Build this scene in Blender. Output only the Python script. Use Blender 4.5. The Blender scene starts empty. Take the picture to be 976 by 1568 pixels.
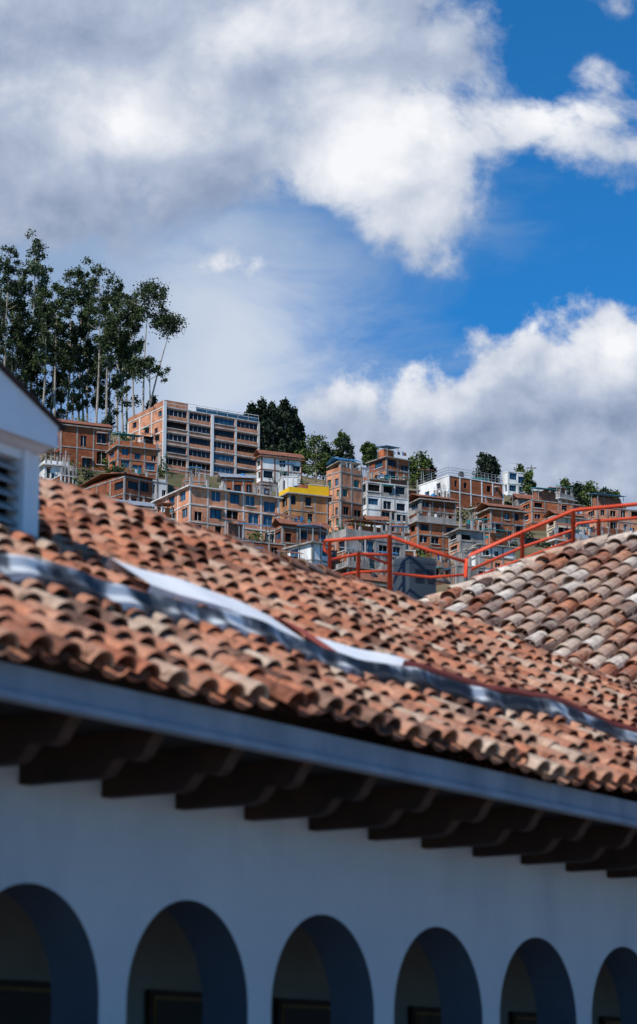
import bpy, math, random
import numpy as np
from mathutils import Vector, Matrix
random.seed(7); rng=np.random.default_rng(7)
C=bpy.context.scene.collection
TH=math.radians(13.32); ct,st=math.cos(TH),math.sin(TH); F=3702.0
def ray(px,py):
    u=px-488.0; v=py-784.0
    return u, F*ct+v*st, F*st-v*ct
def site(px,py,d):
    x,y,z=ray(px,py); k=d/y
    return Vector((x*k,d,z*k))
def ppm(d): return 3600.0/d
# ------------------------------------------------------------ materials
def newmat(name):
    m=bpy.data.materials.new(name); m.use_nodes=True
    nt=m.node_tree; b=nt.nodes['Principled BSDF']; return m,nt,b
def N(nt,t,**k):
    n=nt.nodes.new(t)
    for a,v in k.items():
        setattr(n,a,v)
    return n
def ramp(nt,stops,src,interp='LINEAR'):
    r=nt.nodes.new('ShaderNodeValToRGB'); r.color_ramp.interpolation=interp
    e=r.color_ramp.elements
    while len(e)<len(stops): e.new(0.5)
    for i,(p,c) in enumerate(stops):
        e[i].position=p; e[i].color=(*c,1)
    nt.links.new(src,r.inputs[0]); return r.outputs[0]
def surf(name,c1,c2,scale=1.0,rough=.85,metal=0.0,bump=0.0,bscale=None,detail=6,stain=None,spec=.3):
    m,nt,b=newmat(name)
    tc=N(nt,'ShaderNodeTexCoord')
    no=N(nt,'ShaderNodeTexNoise'); no.inputs['Scale'].default_value=scale; no.inputs['Detail'].default_value=detail; no.inputs['Roughness'].default_value=.65
    nt.links.new(tc.outputs['Object'],no.inputs['Vector'])
    col=ramp(nt,[(.3,c1),(.7,c2)],no.outputs['Fac'])
    if stain:
        mp=N(nt,'ShaderNodeMapping'); mp.inputs['Scale'].default_value=(1,1,.25)
        nt.links.new(tc.outputs['Object'],mp.inputs['Vector'])
        n2=N(nt,'ShaderNodeTexNoise'); n2.inputs['Scale'].default_value=stain[1]; n2.inputs['Detail'].default_value=5
        nt.links.new(mp.outputs[0],n2.inputs['Vector'])
        f=ramp(nt,[(.45,(0,0,0)),(.7,(1,1,1))],n2.outputs['Fac'])
        mx=N(nt,'ShaderNodeMix',data_type='RGBA'); nt.links.new(f,mx.inputs[0]); nt.links.new(col,mx.inputs[6]); mx.inputs[7].default_value=(*stain[0],1)
        col=mx.outputs[2]
    nt.links.new(col,b.inputs['Base Color'])
    b.inputs['Roughness'].default_value=rough; b.inputs['Metallic'].default_value=metal
    b.inputs['Specular IOR Level'].default_value=spec
    if bump:
        n3=N(nt,'ShaderNodeTexNoise'); n3.inputs['Scale'].default_value=bscale or scale*6; n3.inputs['Detail'].default_value=5
        nt.links.new(tc.outputs['Object'],n3.inputs['Vector'])
        bp=N(nt,'ShaderNodeBump'); bp.inputs['Strength'].default_value=bump; bp.inputs['Distance'].default_value=.1
        nt.links.new(n3.outputs['Fac'],bp.inputs['Height']); nt.links.new(bp.outputs[0],b.inputs['Normal'])
    return m
def brickmat(name,c1,c2,mortar):
    m,nt,b=newmat(name)
    tc=N(nt,'ShaderNodeTexCoord')
    oi=N(nt,'ShaderNodeObjectInfo')
    br=N(nt,'ShaderNodeTexBrick'); br.inputs['Scale'].default_value=1.0
    br.inputs['Brick Width'].default_value=.5; br.inputs['Row Height'].default_value=.22; br.inputs['Mortar Size'].default_value=.014
    br.inputs['Color1'].default_value=(*c1,1); br.inputs['Color2'].default_value=(*c2,1); br.inputs['Mortar'].default_value=(*mortar,1)
    sx=N(nt,'ShaderNodeSeparateXYZ'); nt.links.new(tc.outputs['Object'],sx.inputs[0])
    ad=N(nt,'ShaderNodeMath',operation='ADD'); nt.links.new(sx.outputs[0],ad.inputs[0]); nt.links.new(sx.outputs[1],ad.inputs[1])
    cb=N(nt,'ShaderNodeCombineXYZ'); nt.links.new(ad.outputs[0],cb.inputs[0]); nt.links.new(sx.outputs[2],cb.inputs[1])
    nt.links.new(cb.outputs[0],br.inputs['Vector'])
    no=N(nt,'ShaderNodeTexNoise'); no.inputs['Scale'].default_value=.5; no.inputs['Detail'].default_value=6; no.inputs['Roughness'].default_value=.7
    nt.links.new(tc.outputs['Object'],no.inputs['Vector'])
    k=ramp(nt,[(.3,(.45,.42,.42)),(.5,(.95,.92,.9)),(.72,(1.35,1.32,1.28))],no.outputs['Fac'])
    mx=N(nt,'ShaderNodeMix',data_type='RGBA',blend_type='MULTIPLY'); mx.inputs[0].default_value=1
    nt.links.new(br.outputs['Color'],mx.inputs[6]); nt.links.new(k,mx.inputs[7])
    hs=N(nt,'ShaderNodeHueSaturation'); nt.links.new(mx.outputs[2],hs.inputs['Color'])
    mr=N(nt,'ShaderNodeMapRange'); mr.inputs[3].default_value=.6; mr.inputs[4].default_value=1.25
    nt.links.new(oi.outputs['Random'],mr.inputs[0]); nt.links.new(mr.outputs[0],hs.inputs['Value'])
    nt.links.new(hs.outputs[0],b.inputs['Base Color']); b.inputs['Roughness'].default_value=.9; b.inputs['Specular IOR Level'].default_value=.15
    return m
M={}
M['brick']=brickmat('brick',(.47,.145,.06),(.36,.105,.042),(.36,.18,.12))
M['brick2']=brickmat('brick_pale',(.54,.25,.145),(.45,.18,.10),(.46,.30,.21))
M['brick3']=brickmat('brick_brown',(.30,.095,.045),(.22,.07,.036),(.25,.14,.10))
M['conc']=surf('concrete',(.22,.20,.185),(.40,.37,.345),.6,stain=((.13,.12,.11),.8))
M['concl']=surf('light_concrete',(.52,.49,.455),(.70,.67,.635),.6,stain=((.34,.31,.285),.6))
M['white']=surf('white_plaster',(.70,.70,.69),(.8,.80,.79),.5,stain=((.5,.49,.47),.5))
M['cream']=surf('cream_plaster',(.56,.44,.30),(.64,.52,.38),.5)
M['yellow']=surf('yellow_paint',(.70,.40,.01),(.82,.49,.015),.5)
M['orange']=surf('ochre_plaster',(.40,.17,.07),(.50,.235,.10),.5,stain=((.28,.13,.06),.6))
M['teal']=surf('teal_tarp',(.02,.2,.22),(.04,.32,.34),1)
M['blue']=surf('blue_sheet',(.02,.10,.25),(.05,.22,.42),1,rough=.5)
M['rust']=surf('rusty_sheet',(.14,.05,.03),(.32,.135,.08),1.2,rough=.7)
M['zinc']=surf('zinc_sheet',(.35,.37,.4),(.55,.57,.6),1.2,rough=.45,metal=.5)
M['black']=surf('dark_tank',(.015,.015,.018),(.03,.03,.035),1,rough=.5)
M['glass']=surf('window_glass',(.006,.009,.013),(.018,.025,.036),.35,rough=.2,spec=.25)
M['glassb']=surf('window_glass_blue',(.015,.055,.10),(.04,.12,.20),.4,rough=.15,spec=.4)
M['glassg']=surf('stair_glass_green',(.02,.08,.06),(.06,.18,.13),.6,rough=.15,spec=.6)
M['dark']=surf('dark_opening',(.007,.006,.005),(.015,.012,.010),1,spec=.1)
M['metal']=surf('painted_metal',(.2,.21,.22),(.3,.31,.32),2,rough=.5)
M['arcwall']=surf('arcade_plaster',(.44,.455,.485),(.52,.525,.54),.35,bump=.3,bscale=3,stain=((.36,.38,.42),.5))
M['reveal']=surf('arch_reveal_painted_shade',(.06,.08,.115),(.09,.115,.155),.4)  # darker copy of the wall plaster; the reveal's shade is in the colour
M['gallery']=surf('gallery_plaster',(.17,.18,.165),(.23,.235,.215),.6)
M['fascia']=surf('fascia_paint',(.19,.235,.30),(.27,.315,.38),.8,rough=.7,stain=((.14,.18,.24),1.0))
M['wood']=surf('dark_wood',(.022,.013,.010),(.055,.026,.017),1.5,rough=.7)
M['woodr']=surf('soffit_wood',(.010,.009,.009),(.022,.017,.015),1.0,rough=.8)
M['gold']=surf('gold_frame',(.10,.055,.015),(.2,.11,.03),3,rough=.5,metal=.2)
M['canvas']=surf('old_painting',(.006,.005,.005),(.04,.016,.010),1.2,rough=.5)
M['rail']=surf('orange_red_paint',(.54,.05,.016),(.68,.08,.026),3,rough=.45)
M['unit']=surf('unit_paint',(.03,.04,.055),(.045,.06,.08),1,rough=.6)
M['unitd']=surf('unit_vent',(.010,.013,.02),(.016,.021,.03),1,rough=.5)
M['dormer']=surf('dormer_plaster',(.70,.72,.75),(.78,.80,.82),.6,bump=.2,bscale=4,stain=((.58,.61,.66),.6))
M['soil']=surf('roof_mortar',(.08,.05,.037),(.17,.10,.075),2)
M['mortar']=surf('lime_mortar',(.38,.31,.26),(.6,.53,.46),2,bump=.5,bscale=8)
M['court']=surf('courtyard_stone',(.2,.19,.18),(.3,.28,.26),.6)
M['hill']=surf('hill_ground',(.05,.07,.025),(.24,.16,.10),.06,detail=9,stain=((.035,.05,.018),.05))
M['bark']=surf('eucalyptus_bark',(.14,.115,.09),(.44,.39,.34),.5)
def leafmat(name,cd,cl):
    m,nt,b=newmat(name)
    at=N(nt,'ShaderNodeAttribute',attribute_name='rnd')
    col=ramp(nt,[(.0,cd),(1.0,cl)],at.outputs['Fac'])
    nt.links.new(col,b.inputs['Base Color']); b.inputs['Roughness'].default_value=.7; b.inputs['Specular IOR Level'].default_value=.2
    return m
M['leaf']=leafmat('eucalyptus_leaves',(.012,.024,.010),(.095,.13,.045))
M['leafd']=leafmat('cypress_leaves',(.006,.014,.009),(.04,.062,.032))
M['leafg']=leafmat('green_leaves',(.020,.036,.009),(.12,.165,.04))
def tilemat(name,stops,lich,lc):
    m,nt,b=newmat(name)
    at=N(nt,'ShaderNodeAttribute',attribute_name='rnd')
    col=ramp(nt,stops,at.outputs['Fac'])
    tc=N(nt,'ShaderNodeTexCoord')
    no=N(nt,'ShaderNodeTexNoise'); no.inputs['Scale'].default_value=3.2; no.inputs['Detail'].default_value=8; no.inputs['Roughness'].default_value=.8
    nt.links.new(tc.outputs['Object'],no.inputs['Vector'])
    k=ramp(nt,[(.38,(.2,.19,.19)),(.46,(.8,.79,.79)),(.56,(1.05,1.06,1.06)),(.70,(1.45,1.58,1.65))],no.outputs['Fac'])
    mx=N(nt,'ShaderNodeMix',data_type='RGBA',blend_type='MULTIPLY'); mx.inputs[0].default_value=1
    nt.links.new(col,mx.inputs[6]); nt.links.new(k,mx.inputs[7])
    n2=N(nt,'ShaderNodeTexNoise'); n2.inputs['Scale'].default_value=.6; n2.inputs['Detail'].default_value=9; n2.inputs['Roughness'].default_value=.78
    nt.links.new(tc.outputs['Object'],n2.inputs['Vector'])
    f=ramp(nt,[(.46,(0,0,0)),(.62,(lich,lich,lich))],n2.outputs['Fac'])
    m2=N(nt,'ShaderNodeMix',data_type='RGBA'); nt.links.new(f,m2.inputs[0]); nt.links.new(mx.outputs[2],m2.inputs[6]); m2.inputs[7].default_value=(*lc,1)
    nt.links.new(m2.outputs[2],b.inputs['Base Color']); b.inputs['Roughness'].default_value=.9; b.inputs['Specular IOR Level'].default_value=.2
    bp=N(nt,'ShaderNodeBump'); bp.inputs['Strength'].default_value=.5; bp.inputs['Distance'].default_value=.05
    nt.links.new(no.outputs['Fac'],bp.inputs['Height']); nt.links.new(bp.outputs[0],b.inputs['Normal'])
    return m
M['tile']=tilemat('terracotta_tile',[(0,(.11,.055,.04)),(.25,(.31,.11,.062)),(.52,(.46,.18,.10)),(.8,(.46,.26,.175)),(1,(.50,.38,.29))],.6,(.33,.22,.165))
M['tile2']=tilemat('weathered_terracotta',[(0,(.10,.055,.045)),(.22,(.32,.12,.07)),(.45,(.47,.20,.11)),(.66,(.46,.31,.225)),(1,(.66,.59,.51))],.8,(.38,.31,.26))
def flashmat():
    m,nt,b=newmat('flashing_painted_glints')
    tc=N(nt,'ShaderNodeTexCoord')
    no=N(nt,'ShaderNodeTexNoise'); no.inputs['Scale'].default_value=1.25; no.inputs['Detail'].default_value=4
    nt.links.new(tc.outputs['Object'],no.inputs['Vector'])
    col=ramp(nt,[(.45,(.028,.028,.031)),(.54,(.15,.155,.165)),(.61,(.70,.71,.72))],no.outputs['Fac'])  # pale noise patches paint sky and sun reflections into the base colour
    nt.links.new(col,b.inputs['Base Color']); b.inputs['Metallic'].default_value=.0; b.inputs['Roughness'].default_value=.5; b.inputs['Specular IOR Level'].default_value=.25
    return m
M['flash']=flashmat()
M['whitemetal']=surf('white_flashing',(.78,.79,.8),(.88,.89,.9),1.5,rough=.5)
M['redpaint']=surf('red_primer',(.28,.055,.04),(.38,.09,.065),2)
# ------------------------------------------------------------ mesh builder
class MB:
    def __init__(s): s.v=[];s.f=[];s.m=[];s.mats=[];s.a=[]
    def mi(s,k):
        if k not in s.mats: s.mats.append(k)
        return s.mats.index(k)
    def poly(s,pts,k,val=None):
        i=len(s.v); s.v+= [tuple(p) for p in pts]; s.f.append(tuple(range(i,i+len(pts)))); s.m.append(s.mi(k))
        s.a+=[(.5 if val is None else val)]*len(pts)
    def box(s,x0,x1,y0,y1,z0,z1,k,T=None):
        P=[(x,y,z) for x in(x0,x1) for y in (y0,y1) for z in (z0,z1)]
        if T: P=[T(*p) for p in P]
        i=len(s.v); s.v+=[tuple(p) for p in P]; s.a+=[.5]*8
        for q in((0,1,3,2),(4,6,7,5),(0,4,5,1),(2,3,7,6),(0,2,6,4),(1,5,7,3)):
            s.f.append(tuple(i+j for j in q)); s.m.append(s.mi(k))
    def prism(s,prof,t0,t1,k,T):
        n=len(prof); A=[T(a,b,t0) for a,b in prof]; B=[T(a,b,t1) for a,b in prof]
        i=len(s.v); s.v+=[tuple(p) for p in A+B]; s.a+=[.5]*(2*n); k=s.mi(k)
        for j in range(n):
            s.f.append((i+j,i+(j+1)%n,i+n+(j+1)%n,i+n+j)); s.m.append(k)
        s.f.append(tuple(range(i,i+n))); s.m.append(k); s.f.append(tuple(range(i+2*n-1,i+n-1,-1))); s.m.append(k)
    def tube(s,pts,rad,k,seg=6,val=.5,caps=True):
        pts=[Vector(p) for p in pts]; n=len(pts)
        if not hasattr(rad,'__len__'): rad=[rad]*n
        i=len(s.v)
        for j,p in enumerate(pts):
            d=(pts[min(j+1,n-1)]-pts[max(j-1,0)]).normalized()
            r=Vector((0,0,1)) if abs(d.z)<.9 else Vector((1,0,0))
            a=d.cross(r).normalized(); b=d.cross(a)
            for q in range(seg):
                t=2*math.pi*q/seg; s.v.append(tuple(p+(a*math.cos(t)+b*math.sin(t))*rad[j])); s.a.append(val)
        k=s.mi(k)
        for j in range(n-1):
            for q in range(seg):
                s.f.append((i+j*seg+q,i+j*seg+(q+1)%seg,i+(j+1)*seg+(q+1)%seg,i+(j+1)*seg+q)); s.m.append(k)
        if caps:
            s.f.append(tuple(i+q for q in range(seg))); s.m.append(k)
            s.f.append(tuple(i+(n-1)*seg+q for q in range(seg))); s.m.append(k)
    def leaves(s,cent,size,k,val):
        n=len(cent); 
        a=rng.normal(size=(n,3)); a/=np.linalg.norm(a,axis=1)[:,None]
        b=rng.normal(size=(n,3)); b-= (a*b).sum(1)[:,None]*a; b/=np.linalg.norm(b,axis=1)[:,None]
        sz=(size*rng.uniform(.6,1.3,n))[:,None]
        a=a*sz*.5; b=b*sz*.33
        P=np.stack([cent-a,cent-b,cent+a,cent+b],1).reshape(-1,3)
        i=len(s.v); s.v+=[tuple(p) for p in P.tolist()]; k=s.mi(k)
        vv=np.repeat(val,4).tolist(); s.a+=vv
        s.f+=[(i+4*j,i+4*j+1,i+4*j+2,i+4*j+3) for j in range(n)]; s.m+=[k]*n
    def obj(s,name,parent=None,smooth=False,attr=False):
        me=bpy.data.meshes.new(name); me.from_pydata(s.v,[],s.f)
        for k in s.mats: me.materials.append(M[k])
        me.polygons.foreach_set('material_index',s.m)
        if smooth: me.polygons.foreach_set('use_smooth',[True]*len(s.f))
        if attr:
            at=me.attributes.new('rnd','FLOAT','POINT'); at.data.foreach_set('value',s.a)
        me.update()
        o=bpy.data.objects.new(name,me); C.objects.link(o)
        if parent: o.parent=parent
        return o
def empty(name,loc=(0,0,0),rz=0):
    e=bpy.data.objects.new(name,None); e.location=loc; e.rotation_euler=(0,0,rz); C.objects.link(e); return e
# ------------------------------------------------------------ courtyard frame
WX,WY=.5387,.8425
def V(s,p,z): return Vector((-p*WY+s*WX, p*WX+s*WY, z))
def Tv(s,p,z): return tuple(V(s,p,z))
GZ=-1.6
arc=empty('arcade_building')
SP=3.5; S1=27.94; R=1.45; ZT=2.52; ZS=ZT-R; TW=.8
w=MB(); SOF=4.32
nseg=28
for n in range(-5,10):
    c=S1+n*SP; a0=c-SP/2; a1=c+SP/2
    curve=[(c-R*math.cos(math.pi*i/nseg), ZS+R*math.sin(math.pi*i/nseg)) for i in range(nseg+1)]
    for pr in (20,20+TW):
        w.poly([V(a0,pr,GZ),V(c-R,pr,GZ),V(c-R,pr,ZS),V(a0,pr,ZS)],'arcwall')
        w.poly([V(c+R,pr,GZ),V(a1,pr,GZ),V(a1,pr,ZS),V(c+R,pr,ZS)],'arcwall')
        top=SOF if pr==20 else 3.0
        w.poly([V(a0,pr,ZS),V(c-R,pr,ZS),V(c-R,pr,top),V(a0,pr,top)],'arcwall')
        w.poly([V(c+R,pr,ZS),V(a1,pr,ZS),V(a1,pr,top),V(c+R,pr,top)],'arcwall')
        for i in range(nseg):
            (x0,z0),(x1,z1)=curve[i],curve[i+1]
            w.poly([V(x0,pr,z0),V(x1,pr,z1),V(x1,pr,top),V(x0,pr,top)],'arcwall')
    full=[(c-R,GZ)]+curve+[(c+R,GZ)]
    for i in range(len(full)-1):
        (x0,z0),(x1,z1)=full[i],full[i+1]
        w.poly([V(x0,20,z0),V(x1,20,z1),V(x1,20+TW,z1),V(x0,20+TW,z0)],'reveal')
w.obj('arcade_wall',arc)
g=MB()
sA,sB=S1-5.5*SP,S1+9.5*SP
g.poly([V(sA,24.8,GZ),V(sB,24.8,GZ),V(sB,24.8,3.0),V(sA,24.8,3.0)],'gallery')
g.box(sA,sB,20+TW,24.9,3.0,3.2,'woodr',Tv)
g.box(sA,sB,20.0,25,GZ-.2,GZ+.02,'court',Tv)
g.obj('gallery_interior',arc)
pt=MB()
for c,zt in ((21,1.5),(25.3,1.5),(29.9,1.58),(34.3,1.55),(38.2,1.52),(43.0,1.5),(47.2,1.5),(51.5,1.5),(56,1.5)):
    ww=.95
    pt.box(c-ww,c+ww,24.68,24.76,-1.0,zt,'wood',Tv)
    pt.box(c-ww+.1,c+ww-.1,24.66,24.679,-.9,zt-.1,'gold',Tv)
    pt.box(c-ww+.16,c+ww-.16,24.645,24.659,-.84,zt-.16,'canvas',Tv)
pt.obj('framed_paintings',arc)
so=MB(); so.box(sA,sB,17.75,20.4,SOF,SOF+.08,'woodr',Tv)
so.obj('soffit',arc)
fa=MB(); fa.box(sA,sB,17.58,17.74,4.25,4.66,'fascia',Tv)
fa.box(sA,sB,17.52,17.579,4.25,4.33,'fascia',Tv)
fa.obj('fascia_board',arc)
be=MB()
prof=[(20,3.76),(18.75,3.76),(18.62,3.80),(18.52,3.90),(18.46,3.98),(18.34,3.99),(18.24,3.95),(18.12,3.95),(18.02,4.02),(17.96,4.12),(17.9,4.2),(17.80,4.315),(20,4.315)]
k=-8
while 24.26+k*1.714<sB:
    s0=24.26+k*1.714; j=random.uniform(-.03,.03)
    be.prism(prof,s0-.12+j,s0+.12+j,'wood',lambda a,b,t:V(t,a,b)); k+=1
be.obj('rafter_beams',arc)
# ---- roofs
TA=.6; AL=math.atan(TA); ca,sa=math.cos(AL),math.sin(AL)
P0,Z0=17.25,4.70
def zmain(p): return Z0+TA*(p-P0)
PR=26.3
def ridge(s): return PR if s<44.2 else max(20, PR-(s-44.2)*(2.1/8))
def z2(s): return 8.75+.6*(s-52.8)
PITCH=.56
def tile(mb,O,A,B,Nn,L,r0,r1,h0,h1,flat,k,val,pan=False,seg=7,th=.04):
    n=seg; rings=[]
    for (b,r,h) in ((0,r0,h0),(L,r1,h1)):
        ring=[]
        for i in range(n+1):
            t=math.pi*i/n; 
            hh=math.sin(t)*r*flat
            if pan: hh=-hh+r*flat
            ring.append(O+A*(r*math.cos(t))+B*b+Nn*(h+hh))
        rings.append(ring)
    lip=[]
    for i in range(n+1):
        t=math.pi*i/n; r=r0-th; hh=math.sin(t)*r*flat
        if pan: hh=-math.sin(t)*r0*flat+r0*flat-th; r=r0
        lip.append(O+A*(r*math.cos(t))+Nn*(h0+hh)+B*.02)
    i0=len(mb.v); mb.v+=[tuple(p) for p in rings[0]+rings[1]+lip]; mb.a+=[val]*(3*(n+1)); k=mb.mi(k)
    for i in range(n):
        mb.f.append((i0+i,i0+i+1,i0+n+1+i+1,i0+n+1+i)); mb.m.append(k)
        mb.f.append((i0+i,i0+i+1,i0+2*(n+1)+i+1,i0+2*(n+1)+i)); mb.m.append(k)
A1=(V(1,0,0)-V(0,0,0)); B1=(V(0,ca,sa)-V(0,0,0)); N1=(V(0,-sa,ca)-V(0,0,0))
def und(s,p): return .06*math.sin(s*.55+p*.3)+.045*math.sin(s*1.3-p*.9+1)
mr=MB(); EXP=.58
ns=int((sB-sA)/PITCH)
for r in range(0,24):
    b=r*EXP; p=P0+b*ca
    for c in range(ns):
        s=sA+c*PITCH
        if s>56: break
        if p>ridge(s)-.2: continue
        if zmain(p)<z2(s)-.1: continue
        if 22.0<p+.5 and s<27.0 and p<26 and s>20.5: continue
        js=random.gauss(0,.022); jb=random.gauss(0,.045); jh=abs(random.gauss(0,.017)); val=min(1,max(0,random.gauss(.5,.28)))
        if random.random()<.025: val=1
        if random.random()<.02: jb-=.1; jh+=.04
        dr=B1*0+A1*0
        O=V(s+js,p,zmain(p))+N1*(und(s,p)+jh)+B1*jb
        Bt=(B1+A1*random.gauss(0,.03)).normalized()
        tile(mr,O+A1*(PITCH/2),A1,B1,N1,EXP*1.25,.235,.205,.0,-.03,.55,'tile',min(1,val*.75),pan=True,seg=5)
        tile(mr,O,A1,Bt,N1,EXP*1.25,.22,.175,.095,.03,.9,'tile',val)
roof1=empty('tiled_roof'); mr.obj('tile_courses',roof1,smooth=False,attr=True)
bk=MB()
bk.poly([V(sA,P0+.3,zmain(P0+.3)-.06),V(56,P0+.3,zmain(P0+.3)-.06),V(56,ridge(56),zmain(ridge(56))-.06),V(44.2,PR,zmain(PR)-.06),V(sA,PR,zmain(PR)-.06)],'soil')
bk.poly([V(sA,PR,zmain(PR)-.06),V(44.2,PR,zmain(PR)-.06),V(56,ridge(56),zmain(ridge(56))-.06),V(56,34,4),V(sA,34,4)],'soil')
bk.obj('roof_deck',roof1)
rc=MB()
def caps(mb,p0,p1,k,r=.3,step=.8,vlo=.3,vhi=1,mort='mortar'):
    d=p1-p0; L=d.length; B=d.normalized(); A=B.cross(Vector((0,0,1))).normalized(); Nn=A.cross(B)
    if Nn.z<0: Nn=-Nn
    n=int(L/step)
    for i in range(n):
        tile(mb,p0+B*(i*step)+Nn*random.uniform(-.03,.04)+A*random.uniform(-.02,.02),A,B,Nn,step*1.15,r,r*.85,.06,.0,.8,k,random.uniform(vlo,vhi))
    prev=None
    for i in range(n*3+1):
        c=p0+B*(i*step/3); q=[c+A*(r*1.25+random.uniform(-.05,.06))-Nn*.16, c+Nn*(r*.62), c-A*(r*1.25+random.uniform(-.05,.06))-Nn*.16]
        if prev:
            for j in range(2): mb.poly([prev[j],prev[j+1],q[j+1],q[j]],mort)
        prev=q
caps(rc,V(sA,PR,zmain(PR)+.03),V(44.2,PR,zmain(PR)+.03),'tile',r=.24,step=.66,vlo=.2)
caps(rc,V(44.2,PR,zmain(PR)+.03),V(56,ridge(56),zmain(ridge(56))+.03),'tile',r=.24,step=.66)
rc.obj('ridge_caps',roof1,attr=True)
fl=MB(); 
st_=PITCH/8; rows=[(-.18,.20),(-.15,.31),(-.02,.34),(.07,.43),(.14,.45),(.2,.38)]
prev=None; s=sA
bF=(19.52-P0)/ca
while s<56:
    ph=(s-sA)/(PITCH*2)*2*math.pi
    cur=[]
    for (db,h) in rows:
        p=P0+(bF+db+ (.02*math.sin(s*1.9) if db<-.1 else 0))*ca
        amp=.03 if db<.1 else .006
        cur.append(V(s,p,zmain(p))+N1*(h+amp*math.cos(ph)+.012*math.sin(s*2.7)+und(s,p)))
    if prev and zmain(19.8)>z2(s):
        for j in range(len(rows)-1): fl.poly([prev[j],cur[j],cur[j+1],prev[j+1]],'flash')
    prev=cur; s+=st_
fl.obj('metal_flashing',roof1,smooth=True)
wf=MB()
def strip(mb,sa_,sb_,b0a,b1a,b0b,b1b,h,k,n=12,th=.05):
    prev=None
    for i in range(n+1):
        t=i/n; s=sa_+(sb_-sa_)*t; b0=b0a+(b0b-b0a)*t; b1=b1a+(b1b-b1a)*t
        q=[]
        for b,hh in((b0,h-.16),(b0,h),(b1,h+.05),(b1,h-.1)):
            p=P0+b*ca; q.append(V(s,p,zmain(p))+N1*(hh+und(s,p)+.012*math.sin(s*4)))
        if prev:
            for j in range(3): mb.poly([prev[j],q[j],q[j+1],prev[j+1]],k)
        prev=q
strip(wf,27.25,30.9,bF+1.1,bF+2.0,bF+.3,bF+1.5,.36,'whitemetal')
strip(wf,31.25,33.8,bF+.27,bF+1.0,bF+.26,bF+.62,.38,'whitemetal')
strip(wf,34,42,bF+.26,bF+.42,bF+.24,bF+.32,.40,'whitemetal',n=20)
strip(wf,30.85,31.3,bF+.22,bF+1.4,bF+.22,bF+1.15,.42,'redpaint',n=2)
strip(wf,33,55,bF+.18,bF+.24,bF+.18,bF+.23,.48,'redpaint',n=40)
wf.obj('white_flashing',roof1)
# ---- second wing roof
roof2=empty('tiled_roof')
A2=V(0,-1,0)-V(0,0,0); B2=V(ca,0,sa)-V(0,0,0); N2=V(-sa,0,ca)-V(0,0,0)
m2=MB(); SR=64.5; PH=31.8
sE=46.0; P2=.68; E2=.8
for r in range(0,42):
    b=r*E2; s=sE+b*ca
    if s>SR-.2: break
    pmax=PH+(SR-s)
    for c in range(80):
        p=10+c*P2
        if p>pmax-.2: break
        if p<PR and zmain(p)>z2(s)-.15 and p<ridge(s)+.3: continue
        js=random.gauss(0,.03); jb=random.gauss(0,.07); jh=abs(random.gauss(0,.03)); val=min(1,max(0,random.gauss(.54,.32)))
        O=V(s,p,z2(s))+A2*js+B2*jb+N2*jh
        Bt=(B2+A2*random.gauss(0,.035)).normalized()
        tile(m2,O+A2*(P2/2),A2,B2,N2,E2*1.2,.28,.25,.0,-.035,.55,'tile2',val*.6,pan=True,seg=5)
        tile(m2,O,A2,Bt,N2,E2*1.22,.275,.215,.14,.04,.95,'tile2',val)
m2.obj('tile_courses',roof2,attr=True)
b2=MB()
b2.poly([V(sE,10,z2(sE)-.06),V(sE,PH+SR-sE,z2(sE)-.06),V(SR,PH,z2(SR)-.06),V(SR,10,z2(SR)-.06)],'soil')
b2.poly([V(SR,10,z2(SR)-.06),V(SR,PH,z2(SR)-.06),V(SR+12,PH+12,z2(SR)-7.3),V(SR+12,10,z2(SR)-7.3)],'soil')
b2.poly([V(sE,PH+SR-sE,z2(sE)-.06),V(SR,PH,z2(SR)-.06),V(SR+12,PH+12,z2(SR)-7.3)],'soil')
b2.obj('roof_deck',roof2)
c2=MB()
caps(c2,V(SR,10,z2(SR)+.05),V(SR,PH,z2(SR)+.05),'tile2',r=.3,vlo=.5)
caps(c2,V(sE,PH+SR-sE,z2(sE)+.05),V(SR,PH,z2(SR)+.05),'tile2',r=.36,vlo=.6)
c2.obj('ridge_caps',roof2,attr=True)
# ---- dormer
dm=empty('roof_dormer')
d=MB(); sR=26.8; sL=21.6; mid=24.2
zb=6.6
d.box(sL,24.7,22.0,22.25,zb,9.0,'dormer',Tv)
d.box(26.38,sR,22.0,22.25,zb,9.0,'dormer',Tv)
d.box(24.7,26.38,22.0,22.25,zb,7.8,'dormer',Tv)
d.box(24.7,26.38,22.0,22.25,8.86,9.0,'dormer',Tv)
d.box(sL,sL+.25,22.25,26.5,zb,9.0,'dormer',Tv)
d.box(sR-.25,sR,22.25,26.5,zb,9.0,'dormer',Tv)
d.box(24.7,26.38,22.3,22.4,7.8,8.86,'dark',Tv)
d.box(26.39,26.5,21.95,21.995,7.7,9.0,'dormer',Tv)
d.obj('walls',dm)
d=MB()
e0=sR-.02; e1=2*mid-e0
SLP=.40
d.prism([(e1,9.06),(e0,9.06),(e0,9.38),(mid,9.38+SLP*(e0-mid)),(e1,9.38)],21.65,26.5,'dormer',lambda a,b,t:V(a,t,b))
d.prism([(21.75,9.057),(22.26,9.057),(22.26,9.003),(21.9,9.003)],e1+.1,e0-.05,'dormer',lambda a,b,t:V(t,a,b))
d.obj('pediment',dm)
d=MB()
for i in range(5):
    z=7.86+i*.2
    d.prism([(22.02,z),(22.2,z+.13),(22.2,z+.17),(22.02,z+.04)],24.72,26.36,'metal',lambda a,b,t:V(t,a,b))
d.obj('window_louvers',dm)
d=MB()
zz=9.385; ex=.1
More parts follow.
